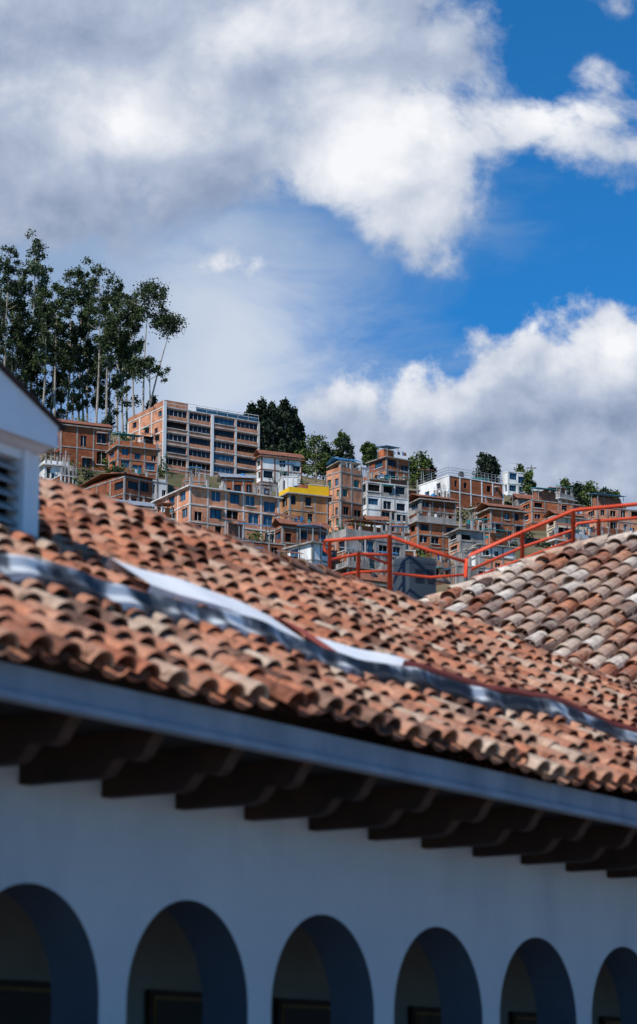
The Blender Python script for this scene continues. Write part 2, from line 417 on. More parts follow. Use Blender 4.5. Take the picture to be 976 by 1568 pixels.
d.prism([(e1-ex,zz-ex*SLP),(mid,zz+SLP*(e0-mid)),(e0+ex,zz-ex*SLP),(e0+ex,zz-ex*SLP+.055),(mid,zz+SLP*(e0-mid)+.055),(e1-ex,zz-ex*SLP+.055)],21.58,26.6,'wood',lambda a,b,t:V(a,t,b))
nl=math.hypot(1,SLP)
for sgn in (1,-1):
    for r in range(9):
        for c in range(11):
            p=22.3+c*.42
            x=(e0+.05-mid)-r*.3
            if x<0.1: continue
            s=mid+sgn*x
            O=V(s,p,zz+.07+SLP*(e0-mid-x))
            A=(V(0,1,0)-V(0,0,0)); B=(V(-sgn/nl,0,SLP/nl)-V(0,0,0)); Nn=(V(sgn*SLP/nl,0,1/nl)-V(0,0,0))
            tile(d,O,A,B,Nn,.42,.2,.16,.02,.0,.4,'tile',random.uniform(0,.5))
d.obj('roof_tiles',dm,attr=True)
# ---- handrails on the terrace behind
rl=MB(); D=76.0
def P(px,py,d=D): return site(px,py,d)
def bar(pts,r=.055): rl.tube([P(*p) for p in pts],r,'rail',seg=8)
bar([(497,829),(500,828),(597,821),(602,823),(655,842),(712,860)],.06)
bar([(503,858),(549,848),(597,850)],.045); bar([(503,884),(549,876),(597,874)],.045)
for (x,y0,y1,r) in((505,829,925,.06),(549,846,925,.07),(597,820,930,.085)): bar([(x,y0),(x,y1)],r)
bar([(497,829),(497,842),(506,850)],.05)
bar([(549,846),(597,864)],.045)
bar([(602,878),(660,884),(712,880)],.045)
bar([(713,884),(714,856),(722,849),(800,815),(876,783),(884,781),(976,772),(1060,764)],.065)
bar([(722,872),(800,838),(878,812),(884,802),(915,798),(976,793),(1060,786)],.05)
bar([(722,886),(800,856),(880,826)],.045)
for (x,y0,y1) in((878,782,850),(917,796,850),(800,815,880),(1000,770,850)): bar([(x,y0),(x,y1)],.07)
rl.obj('orange_handrail',None,smooth=True)
dk=MB()
a=P(480,924); b=P(1080,924)
dk.box(a.x,b.x,D-.6,D+5,3,a.z-.15,'conc')
dk.obj('concrete_terrace')
un=empty('rooftop_equipment_cabinet')
u=MB()
c0=P(604,912); c1=P(628,912); c2_=P(670,908); zt=P(628,847).z; zb_=c0.z-.8
q=[Vector((c0.x,D+1.0,0)),Vector((c1.x,D+.35,0)),Vector((c2_.x,D+.75,0)),Vector(((c0.x+c2_.x-c1.x),D+1.5,0))]
def ringpts(z,k=1.0):
    cc=sum(q,Vector())/4
    return [Vector((cc.x+(p.x-cc.x)*k,cc.y+(p.y-cc.y)*k,z)) for p in q]
def loft(mb,R0,R1,k):
    for i in range(4): mb.poly([R0[i],R0[(i+1)%4],R1[(i+1)%4],R1[i]],k)
r0=ringpts(zb_,1.0);r1=ringpts(zt-.12,1.0);r2=ringpts(zt,.93)
loft(u,r0,r1,'unit');loft(u,r1,r2,'unit');u.poly(r2,'unit')
r3=ringpts(zt-.22,1.03);r4=ringpts(zt-.16,1.03);loft(u,r3,r4,'unit')
u.obj('casing',un)
u=MB()
f0,f1=q[1],q[2]
def fp(t,z,o=.02):
    p=f0.lerp(f1,t); n=Vector(((f1-f0).y,-(f1-f0).x,0)).normalized(); 
    return Vector((p.x,p.y,z))+n*o
H=zt-.35
for i in range(4):
    z=H-.14-i*.12
    u.poly([fp(.2,z),fp(.55,z),fp(.55,z+.07),fp(.2,z+.07)],'unitd')
u.poly([fp(.66,H-.5),fp(.9,H-.5),fp(.9,H-.05),fp(.66,H-.05)],'unitd')
u.obj('vents',un)
# ------------------------------------------------------------ terrain
sk=[(-400,660),(0,652),(180,655),(250,690),(400,706),(460,715),(620,738),(750,748),(976,788),(1500,830)]
def ysky(px): return float(np.interp(px,[a for a,_ in sk],[b for _,b in sk]))
def dist(px,yb):
    t=(yb-ysky(px))/(930-ysky(px)); return 470-200*max(0,min(1,t))
def ez(py):
    x,y,z=ray(488,py); return z/y
def ground(x,y):
    px=488+x/y*3600
    ys=ysky(px)
    if y<=270: 
        t=max(0,(y-95)/175); return GZ+(270*ez(930)*(1.0)-GZ)*(t**1.3)
    if y<=470:
        t=(470-y)/200; return y*ez(ys+(930-ys)*t)
    zc=470*ez(ys); return max(GZ-2,zc-(y-470)*.22-((y-470)**2)*.0006)
te=MB()
X=list(np.linspace(-420,420,141)); Y=list(np.linspace(90,270,25))+list(np.linspace(275,470,60))+list(np.linspace(480,1100,30))
for yy in Y:
    for xx in X:
        te.v.append((xx,yy,ground(xx,yy)-.8+1.2*math.sin(xx*.11+yy*.07)*math.sin(yy*.13)*(1 if yy>270 else 0)))
        te.a.append(.5)
te.mi('hill')
nx=len(X)
for j in range(len(Y)-1):
    for i in range(nx-1): te.f.append((j*nx+i,j*nx+i+1,(j+1)*nx+i+1,(j+1)*nx+i)); te.m.append(0)
te.obj('hillside',None,smooth=True)
gd=MB(); gd.poly([(-6000,-6000,GZ-.01),(6000,-6000,GZ-.01),(6000,9000,GZ-.01),(-6000,9000,GZ-.01)],'court'); gd.obj('ground')
# ------------------------------------------------------------ houses
RECT=[]
def house(name,xl,xc,xr,yt,yb,fl_,bf,bs,r=24,wall='brick',side=None,frame='conc',glass='glass',win=(.56,.54),top='parapet',d=None,ribbon=False,tank=False,roofk='rust',topmat=None,botmat=None,bal=0):
    if d is None: d=dist(xc,yb)
    RECT.append((xl,xr,yt,yb,d))
    rr=math.radians(r); k=ppm(d)
    L1=max(3,(xr-xc)/k/math.cos(rr)); L2=(xc-xl)/k/math.sin(rr) if xc-xl>2 else 7.0
    base=site(xc,yb,d); H=(yb-yt)/k*1.02
    h=H/fl_
    e=empty(name,base,rr)
    W=MB();Fm=MB();G=MB();T=MB()
    side=side or wall
    W.box(.24,L1-.02,.24,L2,-9,H-.05,wall)
    Fm.box(-.03,L1,-.03,L2,-9,-.01,random.choice([wall,'conc']))
    def facade(L,nb,swap,wm,cols0,ribbon=ribbon):
        tf=(lambda a,b,z:(a,b,z)) if not swap else (lambda a,b,z:(b,a,z))
        bw=L/nb
        for f in range(fl_):
            z0=f*h+.20; z1=(f+1)*h
            mat=wm
            if random.random()<.12 and name=='brick_house': mat=random.choice(['conc','brick2','brick3','white'])
            if topmat and f==fl_-1: mat=topmat
            if botmat and f==0: mat=botmat
            for bi in range(nb):
                a0=bi*bw; a1=a0+bw
                q=random.random()
                if ribbon: wf_,hf=.9,.56
                else:
                    wf_=win[0]*random.uniform(.6,1.3); hf=win[1]*random.uniform(.85,1.15)
                if (not ribbon) and q<.18:
                    W.box(a0,a1,0,.3,z0,z1,mat,tf); continue
                ww=min(bw*wf_,2.6 if not ribbon else 99); cc=(a0+a1)/2+ (0 if ribbon else random.uniform(-.3,.3)*(bw-ww))
                zz0=z0+(z1-z0)*(.32 if q>.32 or ribbon else .06); zz1=min(z1-.15,zz0+(z1-z0)*hf)
                if zz1-zz0<.4: zz0=z0+.3; zz1=z1-.2
                W.box(a0,cc-ww/2,0,.3,z0,z1,mat,tf); W.box(cc+ww/2,a1,0,.3,z0,z1,mat,tf)
                W.box(cc-ww/2,cc+ww/2,0,.3,z0,zz0,mat,tf); W.box(cc-ww/2,cc+ww/2,0,.3,zz1,z1,mat,tf)
                gk=glass if random.random()<.65 else random.choice(['dark','glassb','dark'])
                G.box(cc-ww/2,cc+ww/2,.20,.225,zz0,zz1,gk,tf)
                fk=random.choice(['concl','metal','white','metal','wood','dark','dark'])
                G.box(cc-ww/2,cc+ww/2,.15,.195,zz0,zz0+.06,fk,tf)
                nm=max(1,int(ww/1.1))
                for m_ in range(nm):
                    xx=cc-ww/2+ww*(m_+1)/(nm+1); G.box(xx-.028,xx+.028,.15,.195,zz0+.06,zz1,fk,tf)
                if random.random()<.3: Fm.box(cc-ww/2-.12,cc+ww/2+.12,-.12,.0,zz0-.14,zz0-.002,'concl',tf)
                if random.random()<.12: Fm.box(cc-ww/2-.15,cc+ww/2+.15,-.7,-.0,zz1+.05,zz1+.12,random.choice(['blue','rust','teal','white']),tf)
            for bi in range(cols0,nb+1):
                a=min(max(bi*bw,.1),L-.1)
                cw=.12 if name!='apartment_building' else .22
                Fm.box(a-cw,a+cw,-.05,.21,z0,z1,frame,tf)
        if bal:
            for f in range(1,fl_):
                if random.random()<bal:
                    bi=random.randrange(nb); a0=bi*bw+.1; a1=a0+bw-.2
                    Fm.box(a0,a1,-.95,-.14,f*h+.02,f*h+.18,'concl',tf)
                    Fm.box(a0,a1,-.95,-.87,f*h+.18,f*h+1.0,random.choice([wall,'white','metal','teal']),tf)
    facade(L1,bf,False,wall,0); facade(L2,bs,True,side,1,ribbon=False)
    for f in range(0,fl_+1):
        ex=.08+ (.45 if f==fl_ and random.random()<.5 else 0)
        Fm.box(-ex,L1+ex,-ex,L2+ex,f*h+.0,f*h+.195,frame)
    z=H+.20
    if top=='parapet':
        ph=random.uniform(.5,1.0); pm=random.choice([wall,wall,'conc']) if topmat is None else topmat
        for bx in((0,L1,0,.15),(0,L1,L2-.15,L2)): T.box(bx[0],bx[1],bx[2],bx[3],z,z+ph,pm)
        T.box(0,.15,.15,L2-.15,z,z+ph,pm); T.box(L1-.15,L1,.15,L2-.15,z,z+ph,pm)
    if top in('parapet','stubs'):
        nb=bf
        for bi in range(nb+1):
            a=min(max(bi*L1/nb,.2),L1-.2)
            hh=random.uniform(1.05,1.7)
            T.box(a-.16,a+.16,-.02,.3,z,z+hh,'conc')
            for q in range(3):
                T.tube([(a-.1+q*.1,.1,z+hh),(a-.12+q*.12,.1,z+hh+random.uniform(.5,1.1))],.02,'metal',seg=3)
    if top=='sheet':
        ov=.5; zz=z+.3
        T.prism([(-ov,zz),(L2*.5,zz+1.1),(L2+ov,zz+.2),(L2+ov,zz+.28),(L2*.5,zz+1.2),(-ov,zz+.08)],-ov,L1+ov,roofk,lambda a,b,t:(t,a,b))
        T.box(.1,L1-.1,.1,L2-.1,z,z+.35,wall)
    if top=='canopy' or (top=='parapet' and random.random()<.45):
        x0=random.uniform(0,.4)*L1; x1=x0+random.uniform(.35,.6)*L1; hh=2.3
        for xx in(x0,x1):
            for yy in(.4,L2*.6): T.tube([(xx,yy,z),(xx,yy,z+hh+(.4 if yy>1 else 0))],.06,'metal',seg=4)
        rk=roofk if top=='canopy' else random.choice(['rust','blue','zinc','teal','rust'])
        T.prism([(.0,z+hh),(L2*.65,z+hh+.5),(L2*.65,z+hh+.58),(.0,z+hh+.08)],x0-.4,x1+.4,rk,lambda a,b,t:(t,a,b))
        if random.random()<.6: T.box(x0+.2,x1,L2*.3,L2*.6,z,z+hh*.9,random.choice([wall,'rust','brick','dark']))
    if tank or random.random()<.22:
        xx=random.uniform(.3,.8)*L1; yy=min(1.6,L2*.4)
        T.tube([(xx,yy,z),(xx,yy,z+1.2),(xx,yy,z+1.45),(xx,yy,z+1.55)],[.55,.55,.35,.15],random.choice(['black','blue','black']),seg=12)
    if random.random()<.3:
        xx=random.uniform(.1,.9)*L1
        T.tube([(xx,.8,z),(xx,.8,z+3)],.035,'metal',seg=4)
        for q in range(3): T.tube([(xx-.5+.1*q,.8,z+2.2+q*.3),(xx+.5-.1*q,.8,z+2.2+q*.3)],.025,'metal',seg=3)
    if random.random()<.35:
        for q in range(random.randint(2,6)):
            xx=random.uniform(.1,.85)*L1; T.box(xx,xx+random.uniform(.3,.7),.5,.54,z+1.0,z+1.0+random.uniform(.4,.8),random.choice(['white','blue','rust','teal','orange']))
        T.tube([(.2,.52,z+1.8),(L1-.2,.52,z+1.8)],.02,'metal',seg=3)
    W.obj('walls',e);Fm.obj('frame',e);G.obj('windows',e)
    if T.v: T.obj('roof_parts',e)
    return e,L1,L2,H
e,L1,L2,H=house('apartment_building',187,250,395,621,717,5,4,3,r=33,wall='brick2',frame='concl',ribbon=True,top='none',win=(.35,.5))
T=MB(); z=H+.2
for i in range(10): T.tube([(i*(L1-.2)/9+.1,.1,z),(i*(L1-.2)/9+.1,.1,z+1.3)],.05,'metal',seg=4)
T.tube([(.1,.1,z+1.3),(L1-.1,.1,z+1.3)],.06,'white',seg=5); T.tube([(.1,.1,z+.7),(L1-.1,.1,z+.7)],.04,'white',seg=5)
T.box(L1*.35,L1,.6,.66,z,z+1.1,'glassb'); T.box(.0,L2*.0+.6,L2*.3,L2,z,z+.9,'brick2'); T.box(1.2,L1*.3,2,6,z,z+1.9,'brick2')
T.box(-.2,.5,-.2,-.085,-.5,H+1.2,'white'); T.box(L1*.5-.3,L1*.5+.3,-.2,-.085,-.5,H,'white')
T.obj('roof_terrace',e)
house('brick_house',80,92,165,650,716,2,3,1,wall='brick',top='sheet',roofk='rust')
house('brick_house',163,180,240,683,722,2,3,1,wall='brick',glass='glassb',top='parapet')
house('brick_house',118,190,232,730,782,2,2,3,r=40,wall='brick3',top='sheet',roofk='rust')
house('unfinished_brick_building',230,290,425,745,826,3,5,3,r=30,wall='brick2',frame='concl',glass='glassb',top='stubs',win=(.55,.65))
house('brick_house',392,400,462,699,738,2,3,1,wall='white',frame='rust',top='sheet',roofk='rust')
house('yellow_house',428,443,502,756,806,2,3,1,wall='orange',frame='conc',top='none')
T=MB()
eY=bpy.data.objects['yellow_house']; dY=dist(443,806); kY=ppm(dY); LY=(502-443)/kY/math.cos(math.radians(24)); HY=(806-756)/kY*1.02+.2; l2=15/kY/math.sin(math.radians(24))
T.box(-.15,LY*.5,-.15,0,HY,HY+1.0,'yellow'); T.box(LY*.5,LY+.15,-.15,0,HY,HY+1.7,'yellow'); T.box(-.15,0,0.001,l2,HY,HY+.9,'yellow'); T.box(LY*.5-.1,LY+.2,-.2,.05,HY+1.701,HY+1.78,'white')
T.box(LY*.45,LY,2,4,HY,HY+2.2,'brick3'); T.obj('yellow_parapet',eY)
house('brick_house',420,432,502,808,856,2,3,1,wall='brick3',top='sheet',roofk='rust',frame='conc')
house('brick_house',500,522,556,722,812,4,2,2,r=38,wall='brick2',glass='glassg',frame='conc',top='parapet')
house('white_house',552,562,627,738,800,3,3,1,wall='white',frame='concl',topmat='conc',win=(.85,.6),top='canopy',roofk='blue')
house('brick_house',566,592,628,700,738,2,2,1,r=35,wall='brick',top='canopy',roofk='blue')
e,L1,L2,H=house('long_brick_building',645,688,776,728,776,2,5,2,r=33,wall='brick',side='white',frame='white',top='none',win=(.3,.4))
T=MB(); z=H+.2
for i in range(16): T.tube([(i*(L1-.2)/15+.1,.1,z),(i*(L1-.2)/15+.1,.1,z+1.5)],.04,'metal',seg=4)
for hh in(.5,1.0,1.5): T.tube([(.1,.1,z+hh),(L1-.1,.1,z+hh)],.04,'metal',seg=4)
for hh in(.5,1.0,1.5): T.tube([(.1,.1,z+hh),(.1,L2,z+hh)],.04,'metal',seg=4)
T.obj('roof_railing',e)
house('white_house',772,778,810,722,758,2,2,1,wall='white',frame='white',glass='glassb',top='none',win=(.7,.6))
house('brick_house',800,815,900,766,800,2,4,1,wall='brick',top='canopy',roofk='teal')
house('brick_house',735,752,806,780,822,2,3,1,wall='brick',top='sheet',roofk='rust')
house('brick_house',628,640,700,800,856,3,3,1,wall='brick',top='parapet')
house('brick_house',690,705,745,812,862,3,2,1,wall='conc',top='stubs')
house('brick_house',500,530,622,822,884,2,4,2,r=30,wall='conc',side='brick2',top='parapet')
house('brick_house',440,478,502,832,884,2,2,2,r=40,wall='white',side='white',glass='glassb',top='canopy',roofk='blue')
house('brick_house',350,362,436,828,862,1,3,1,wall='brick3',top='canopy',roofk='blue')
house('brick_house',840,852,905,792,826,2,3,1,wall='cream',top='sheet',roofk='rust')
house('brick_house',900,915,985,776,815,2,4,1,wall='brick2',top='canopy',roofk='blue')
house('brick_house',505,520,548,708,724,1,2,1,wall='white',top='sheet',roofk='blue')
house('brick_house',625,645,700,765,800,2,3,1,wall='brick3',top='sheet',roofk='rust')
house('brick_house',60,72,120,768,800,2,3,1,wall='brick3',top='parapet')
house('brick_house',720,735,790,835,870,2,3,1,wall='white',top='canopy',roofk='teal')
house('brick_house',150,165,232,775,812,2,3,1,wall='brick',top='sheet',roofk='zinc')
heroes=list(RECT)
cnt=0; tries=0
while cnt<70 and tries<5000:
    tries+=1
    x=random.uniform(60,1010); ys=ysky(x)
    yb=ys+8+random.random()**.8*(min(915,760+.305*(x-60)+50)-ys)
    wpx=random.uniform(28,64); hpx=random.uniform(18,44); d=dist(x,yb); k=ppm(d)
    if yb-hpx<ys-4 : continue
    if x<190 and yb<735: continue
    R_=(x-10,x+wpx,yb-hpx,yb)
    bad=False
    for (a,b,c,e_,dd) in RECT:
        ox=min(b,R_[1])-max(a,R_[0]); oy=min(e_,R_[3])-max(c,R_[2])
        if ox>4 and oy>4:
            hero=(a,b,c,e_,dd) in heroes
            frac=ox*oy/((b-a)*(e_-c))
            if (d<dd and frac>(.12 if hero else .45)) or abs(d-dd)<5: bad=True;break
    if bad: continue
    cnt+=1
    fl_=max(1,int(hpx/k/2.6)); 
    house('brick_house',x-random.choice([6,12,18]),x,x+wpx-10,yb-hpx,yb,fl_,random.randint(2,4),random.randint(1,2),r=random.choice([10,15,22,30,38]),
      wall=random.choice(['brick','brick','brick2','brick3','brick','brick3','brick','white','conc','brick2','cream']),frame=random.choice(['conc','concl','conc','conc']),
      top=random.choice(['parapet','parapet','sheet','canopy','stubs']),roofk=random.choice(['rust','rust','zinc','blue','teal','rust']),bal=.3)
for (x,yb,yt) in((815,760,712),(520,812,760),(705,800,745),(100,740,690),(560,880,820),(300,760,715),(640,790,735)):
    p=MB(); d=dist(x,yb)-4; b=site(x,yb+6,d); t=site(x,yt,d); t.x=b.x
    p.tube([b,t],.13,'conc',seg=6); p.box(t.x-1,t.x+1,t.y-.08,t.y+.08,t.z-.7,t.z-.55,'wood'); p.obj('utility_pole')
# ------------------------------------------------------------ trees
def clump(mb,c,r,n,size,k,base,flat=.75):
    v=rng.normal(size=(n,3))*.52
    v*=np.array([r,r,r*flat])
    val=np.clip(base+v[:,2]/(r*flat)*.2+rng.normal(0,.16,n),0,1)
    mb.leaves(v+np.array(c),size,k,val)
def euca(px,yt,yb,d,seed,crown=.45,w=1.0,dens=1.0,lean=0,name='eucalyptus_tree'):
    rnd=random.Random(seed); k=ppm(d)
    b=site(px-lean,yb,d); b.z-=3; H=(yb-yt)/k+3; top=Vector((lean/k,rnd.uniform(-1,1),H))
    mb=MB(); pts=[];n=9; bx=rnd.uniform(-.9,.9)
    for i in range(n):
        t=i/(n-1); pts.append(Vector((top.x*t**1.5+bx*math.sin(t*3.1)*1.0,top.y*t,H*.97*t)))
    def at(t):
        f=t*(n-1); i=min(int(f),n-2); return pts[i].lerp(pts[i+1],f-i)
    mb.tube(pts,[.30*(1-.85*i/(n-1)) for i in range(n)],'bark',seg=6)
    nl=int(14*dens)+3
    for i in range(nl):
        t=crown+(1-crown)*(i+.4)/nl; p=at(t*.96)
        ang=rnd.uniform(0,6.28); shape=math.sin(min(1,(t-crown)/(1-crown)*.9+.25)*math.pi)**.6
        L=w*rnd.uniform(.8,3.2)*shape
        q=p+Vector((math.cos(ang)*L,math.sin(ang)*L,rnd.uniform(.8,2.6)))
        if q.z>H: q.z=H-.3
        m=p.lerp(q,.5)+Vector((0,0,-.25))
        mb.tube([p,m,q],[.10,.06,.03],'bark',seg=4)
        bs=rnd.uniform(.05,.6)
        for j in range(rnd.choice([2,2,3,4])):
            c=q+Vector((rnd.gauss(0,.75),rnd.gauss(0,.75),rnd.gauss(0,.9)))*w
            if c.z>H-.6: c.z=H-.8
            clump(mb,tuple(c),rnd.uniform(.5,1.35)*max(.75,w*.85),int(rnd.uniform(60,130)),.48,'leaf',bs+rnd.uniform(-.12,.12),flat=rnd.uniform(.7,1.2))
    o=mb.obj(name,None,attr=True); o.location=b; return o
specs=[(-14,372,1.1),(8,358,1.05),(30,392,.95),(47,333,1.3),(62,422,.9),(84,412,1.0),(100,396,1.05),(120,392,1.0),(146,380,1.25),
 (163,432,1.0),(180,412,1.05),(196,434,.9),(20,445,1.1),(75,462,1.0),(130,450,1.0),(170,475,.9),(110,490,.9),(50,475,1.05),(0,450,1.1),(150,505,.9),(190,495,.8),(35,510,1.0),(92,525,.9),(60,394,1.0),(15,408,1.2),(135,410,1.0)]
for i,(x,yt,w_) in enumerate(specs):
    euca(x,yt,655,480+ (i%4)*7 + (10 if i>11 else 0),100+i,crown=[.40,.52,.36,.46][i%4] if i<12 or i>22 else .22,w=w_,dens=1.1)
euca(226,426,655,478,201,crown=.84,w=1.5,dens=.85,lean=6)
euca(263,474,655,476,202,crown=.91,w=1.5,dens=.6,lean=42)
euca(226,545,655,474,203,crown=.75,w=1.2,dens=.7,lean=2)
euca(208,446,655,482,204,crown=.45,w=.75,dens=.9)
def bushy(name,px,yt,yb,wpx,d,seed,k='leafg',cone=False,n=16,size=.6,leaves=170):
    rnd=random.Random(seed); s=ppm(d); b=site(px,yb,d); b.z-=2; H=(yb-yt)/s+2; Wd=wpx/s/2
    mb=MB(); mb.tube([(0,0,0),(.1,0,H*.5),(0,.1,H*.93)],[.3,.2,.04],'bark',seg=6)
    for i in range(n):
        t=(i+.5)/n; z=H*(.22+.76*t) if not cone else H*(.10+.90*t)
        rr=Wd*(math.sin(math.pi*min(1,t*.75+.22))**.7 if not cone else (1-t)**.65+.03)
        a=rnd.uniform(0,6.28); L=rr*rnd.uniform(.3,.9)
        c=(math.cos(a)*L,math.sin(a)*L,z)
        mb.tube([(0,0,z*.8),c],[.09,.03],'bark',seg=4,caps=False)
        r=max(.6,Wd*rnd.uniform(.25,.5)*(1 if not cone else max(.25,(1-t)**.8)))
        clump(mb,c,r,leaves,size,k,rnd.uniform(.2,.65),flat=.8 if not cone else 1.3)
    o=mb.obj(name,None,attr=True); o.location=b
for i,(x,yt,w_) in enumerate([(385,618,38),(401,611,42),(418,617,50),(436,612,46),(450,626,38),(410,632,60),(444,638,58),(459,650,30),(393,628,48),(428,624,56),(378,632,26)]):
    bushy('cypress_tree',x,yt,712,w_,476+i,300+i,'leafd',cone=True,n=40,size=.65,leaves=170)
for i,(x,yt,yb,w_,k) in enumerate([(484,666,722,50,'leafg'),(500,686,722,34,'leafd'),(524,661,718,30,'leafg'),(531,668,716,22,'leafd'),(563,679,705,22,'leafg'),(571,682,705,16,'leafg'),(645,694,752,38,'leafg'),(632,700,752,26,'leafg'),(655,702,752,26,'leafd'),
   (742,695,735,34,'leafd'),(755,700,735,22,'leafd'),(797,710,765,20,'leafg'),(812,720,770,24,'leafg'),(866,734,785,22,'leafg'),(885,740,790,38,'leafd'),(905,741,790,40,'leafg'),(925,748,792,34,'leafd'),(943,752,795,24,'leafg'),(165,636,690,36,'leafd'),(232,604,660,20,'leafd'),(150,652,700,30,'leafg')]):
    bushy('tree',x,yt,yb,w_,478+(i%3) if yb<770 else 462,400+i,k,n=22,leaves=110,size=.5)
sh=MB()
for i in range(230):
    x=random.uniform(40,1000); ys=ysky(x); yb=ys+random.uniform(-2,170)
    if i<70: x=random.uniform(40,250); yb=random.uniform(650,780)
    if yb>905: continue
    d=dist(x,yb)+1; p=site(x,yb,d); r=random.uniform(.7,2.0)
    clump(sh,(p.x,p.y,p.z+r*.5),r,120,.5,random.choice(['leafg','leafd','leafg']),random.uniform(.2,.6))
sh.obj('hillside_shrubs',None,attr=True)
# ------------------------------------------------------------ sky / world
SUN=Vector((-.45,-.55,.70)).normalized()
elev=math.asin(SUN.z); azim=math.atan2(SUN.x,SUN.y)
wd=bpy.data.worlds.new('World'); bpy.context.scene.world=wd; wd.use_nodes=True
try:
    wd.cycles.sampling_method='MANUAL'; wd.cycles.sample_map_resolution=256
except Exception: pass
nt=wd.node_tree; nt.nodes.clear()
def Q(px,py):
    x,y,z=ray(px,py); return 3.65*x/y,3.65*z/y
class NB:
    def __init__(s,t): s.t=t
    def m(s,op,a,b=None,c=None,clamp=False):
        n=s.t.nodes.new('ShaderNodeMath'); n.operation=op; n.use_clamp=clamp
        for i,x in enumerate((a,b,c)):
            if x is None: continue
            if isinstance(x,(int,float)): n.inputs[i].default_value=x
            else: s.t.links.new(x,n.inputs[i])
        return n.outputs[0]
    def sep(s,v):
        n=s.t.nodes.new('ShaderNodeSeparateXYZ'); s.t.links.new(v,n.inputs[0]); return n.outputs
    def comb(s,x,y,z=0.0):
        n=s.t.nodes.new('ShaderNodeCombineXYZ')
        for i,a in enumerate((x,y,z)):
            if isinstance(a,(int,float)): n.inputs[i].default_value=a
            else: s.t.links.new(a,n.inputs[i])
        return n.outputs[0]
    def noise(s,v,scale,detail=6,rough=.55,dist=0.0):
        n=s.t.nodes.new('ShaderNodeTexNoise'); n.inputs['Scale'].default_value=scale; n.inputs['Detail'].default_value=detail
        n.inputs['Roughness'].default_value=rough; n.inputs['Distortion'].default_value=dist
        s.t.links.new(v,n.inputs['Vector']); return n.outputs['Fac']
    def ell(s,q,px,py,rx,ry,rot=0):
        cx,cz=Q(px,py); rx/=1000;ry/=1000
        mp=s.t.nodes.new('ShaderNodeMapping'); mp.vector_type='TEXTURE'
        mp.inputs['Location'].default_value=(cx,cz,0); mp.inputs['Rotation'].default_value=(0,0,math.radians(rot)); mp.inputs['Scale'].default_value=(rx,ry,1)
        s.t.links.new(q,mp.inputs[0])
        ln=s.t.nodes.new('ShaderNodeVectorMath'); ln.operation='LENGTH'; s.t.links.new(mp.outputs[0],ln.inputs[0])
        k=min(rx,ry)/.12
        return s.m('MULTIPLY_ADD',ln.outputs['Value'],-k,k)
    def union(s,L,k=.15):
        o=L[0]
        for x in L[1:]: o=s.m('SMOOTH_MAX',o,x,k)
        return o
    def sstep(s,x,a,b):
        n=s.t.nodes.new('ShaderNodeMapRange'); n.interpolation_type='SMOOTHSTEP'
        s.t.links.new(x,n.inputs[0]); n.inputs[1].default_value=a; n.inputs[2].default_value=b; return n.outputs[0]
def build_density():
    g=bpy.data.node_groups.new('cloud_density','ShaderNodeTree')
    g.interface.new_socket('q',in_out='INPUT',socket_type='NodeSocketVector')
    g.interface.new_socket('D',in_out='OUTPUT',socket_type='NodeSocketFloat')
    t=g; nb=NB(t)
    gi=t.nodes.new('NodeGroupInput'); go=t.nodes.new('NodeGroupOutput')
    q=gi.outputs[0]
    E=[(200,90,600,270,0),(580,60,290,120,0),(600,235,215,155,-15),(800,205,190,88,10),(935,232,120,56,-5),(640,330,62,80,0),(905,118,56,46,0),(900,0,95,25,0),(60,280,330,130,0)]
    up=nb.m('MINIMUM',nb.union([nb.ell(q,*e) for e in E],.3),1.0)
    E2=[(555,640,100,72,0),(690,640,190,100,0),(830,590,160,112,0),(950,570,170,110,0),(818,500,40,30,20),(735,548,60,40,20),(780,720,480,130,0),(365,405,66,26,8)]
    lo=nb.m('MINIMUM',nb.union([nb.ell(q,*e) for e in E2],.12),1.0)
    n1=nb.noise(q,4.5,8,.58,.3); n2=nb.noise(q,12,6,.58,.15)
    nz=nb.m('MULTIPLY_ADD',n1,2.3,-1.15); nz=nb.m('ADD',nz,nb.m('MULTIPLY_ADD',n2,.6,-.3))
    nzl=nb.m('MULTIPLY_ADD',n1,.8,-.4); nzl=nb.m('ADD',nzl,nb.m('MULTIPLY_ADD',n2,1.3,-.65))
    a=nb.m('ADD',up,nz); b=nb.m('ADD',lo,nzl)
    D=nb.m('MAXIMUM',a,nb.m('MULTIPLY',b,1.5))
    t.links.new(D,go.inputs[0]); return g
G=build_density()
nb=NB(nt)
tc=nt.nodes.new('ShaderNodeTexCoord'); dx,dy,dz=nb.sep(tc.outputs['Generated'])
den=nb.m('ADD',nb.m('ABSOLUTE',dy),.0001)
qx=nb.m('MULTIPLY',nb.m('DIVIDE',dx,den),3.65); qz=nb.m('MULTIPLY',nb.m('DIVIDE',dz,den),3.65)
q=nb.comb(qx,qz)
def dens(v):
    n=nt.nodes.new('ShaderNodeGroup'); n.node_tree=G; nt.links.new(v,n.inputs[0]); return n.outputs[0]
D0=dens(q)
qo=nb.comb(nb.m('ADD',qx,-.022),nb.m('ADD',qz,.032)); D1=dens(qo)
rel=nb.m('SUBTRACT',D0,D1)
alpha=nb.sstep(D0,-.06,.46)
hz=nb.union([nb.ell(q,*e) for e in [(310,520,230,330,0),(100,430,380,230,0),(480,740,700,110,0),(470,430,120,50,30)]],.5)
mpw=nt.nodes.new('ShaderNodeMapping'); mpw.inputs['Rotation'].default_value=(0,0,math.radians(-35)); mpw.inputs['Scale'].default_value=(1.0,2.2,1); nt.links.new(q,mpw.inputs[0])
hzn=nb.m('ADD',hz,nb.m('MULTIPLY_ADD',nb.noise(mpw.outputs[0],3.0,8,.6,.6),3.6,-1.8))
hza=nb.m('MULTIPLY',nb.sstep(hzn,-1.4,1.5),.95)
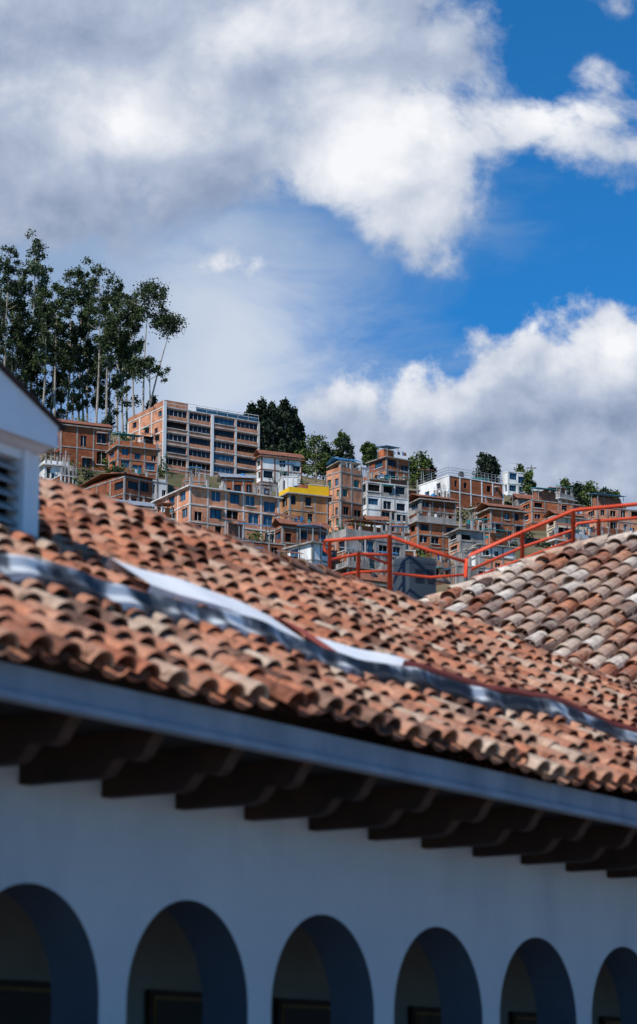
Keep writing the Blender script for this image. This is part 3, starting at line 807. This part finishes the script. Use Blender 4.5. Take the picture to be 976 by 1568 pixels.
hb=nb.sstep(nb.m('ADD',nb.ell(q,370,560,190,230),nb.m('MULTIPLY_ADD',nb.noise(q,4,5),2,-1)),-1.0,1.2)
BR=[(590,240,240,160,-15),(830,190,210,85,10),(190,180,170,90,0),(550,600,100,36,20),(815,500,50,36,20),(950,530,150,50,0),(365,405,80,30,8),(690,560,100,32,25),(450,60,200,50,0)]
br=nb.union([nb.ell(q,*e) for e in BR],.3)
DK=[(60,60,170,50,10),(330,310,210,50,-10),(400,140,90,35,20),(800,680,330,60,0),(700,60,90,40,0),(90,300,160,50,0)]
dkk=nb.union([nb.ell(q,*e) for e in DK],.3)
n3=nb.noise(q,5.5,7,.58,.3)
bri=nb.m('ADD',nb.m('MULTIPLY',nb.sstep(br,-.6,.9),.50),nb.m('MULTIPLY_ADD',n3,.95,-.475))
bri=nb.m('SUBTRACT',bri,nb.m('MULTIPLY',nb.sstep(dkk,-.6,.6),.18))
bri=nb.m('ADD',bri,nb.m('MULTIPLY',rel,.36)); bri=nb.m('ADD',bri,.36,clamp=True)
cr=nt.nodes.new('ShaderNodeValToRGB'); e=cr.color_ramp.elements
e[0].position=0; e[0].color=(.25,.32,.47,1); e[1].position=1; e[1].color=(.93,.94,.97,1); m_=e.new(.42); m_.color=(.45,.52,.66,1)
nt.links.new(bri,cr.inputs[0])
sky=nt.nodes.new('ShaderNodeTexSky'); sky.sky_type='NISHITA'; sky.sun_disc=False; sky.sun_elevation=elev; sky.sun_rotation=azim
sky.altitude=3300; sky.air_density=1.0; sky.dust_density=.4; sky.ozone_density=2.0
tint=nt.nodes.new('ShaderNodeMix'); tint.data_type='RGBA'; tint.blend_type='MULTIPLY'; tint.inputs[0].default_value=1
nt.links.new(sky.outputs[0],tint.inputs[6]); tint.inputs[7].default_value=(.17,.86,1.30,1)
bg1=nt.nodes.new('ShaderNodeBackground'); nt.links.new(tint.outputs[2],bg1.inputs[0]); bg1.inputs[1].default_value=.12
hc=nt.nodes.new('ShaderNodeMix'); hc.data_type='RGBA'; nt.links.new(hb,hc.inputs[0]); hc.inputs[6].default_value=(.30,.42,.62,1); hc.inputs[7].default_value=(.62,.69,.80,1)
bgh=nt.nodes.new('ShaderNodeBackground'); nt.links.new(hc.outputs[2],bgh.inputs[0]); bgh.inputs[1].default_value=1
bgc=nt.nodes.new('ShaderNodeBackground'); nt.links.new(cr.outputs[0],bgc.inputs[0]); bgc.inputs[1].default_value=1
mx1=nt.nodes.new('ShaderNodeMixShader'); nt.links.new(hza,mx1.inputs[0]); nt.links.new(bg1.outputs[0],mx1.inputs[1]); nt.links.new(bgh.outputs[0],mx1.inputs[2])
mx2=nt.nodes.new('ShaderNodeMixShader'); nt.links.new(alpha,mx2.inputs[0]); nt.links.new(mx1.outputs[0],mx2.inputs[1]); nt.links.new(bgc.outputs[0],mx2.inputs[2])
out=nt.nodes.new('ShaderNodeOutputWorld'); nt.links.new(mx2.outputs[0],out.inputs[0])
L=bpy.data.lights.new('sun','SUN'); L.energy=5.0; L.angle=math.radians(.5); L.color=(1,.95,.87)
lo=bpy.data.objects.new('sun',L); C.objects.link(lo); lo.rotation_euler=SUN.to_track_quat('Z','Y').to_euler()
cam=bpy.data.cameras.new('camera'); co=bpy.data.objects.new('camera',cam); C.objects.link(co)
cam.lens=85; cam.sensor_width=36; cam.sensor_fit='AUTO'; cam.clip_start=.1; cam.clip_end=20000
co.rotation_euler=(math.radians(90)+TH,0,0)
cam.dof.use_dof=True; cam.dof.focus_distance=300; cam.dof.aperture_fstop=1.15
bpy.context.scene.camera=co
sc=bpy.context.scene; sc.view_settings.view_transform='Standard'; sc.view_settings.look='None'; sc.view_settings.exposure=0
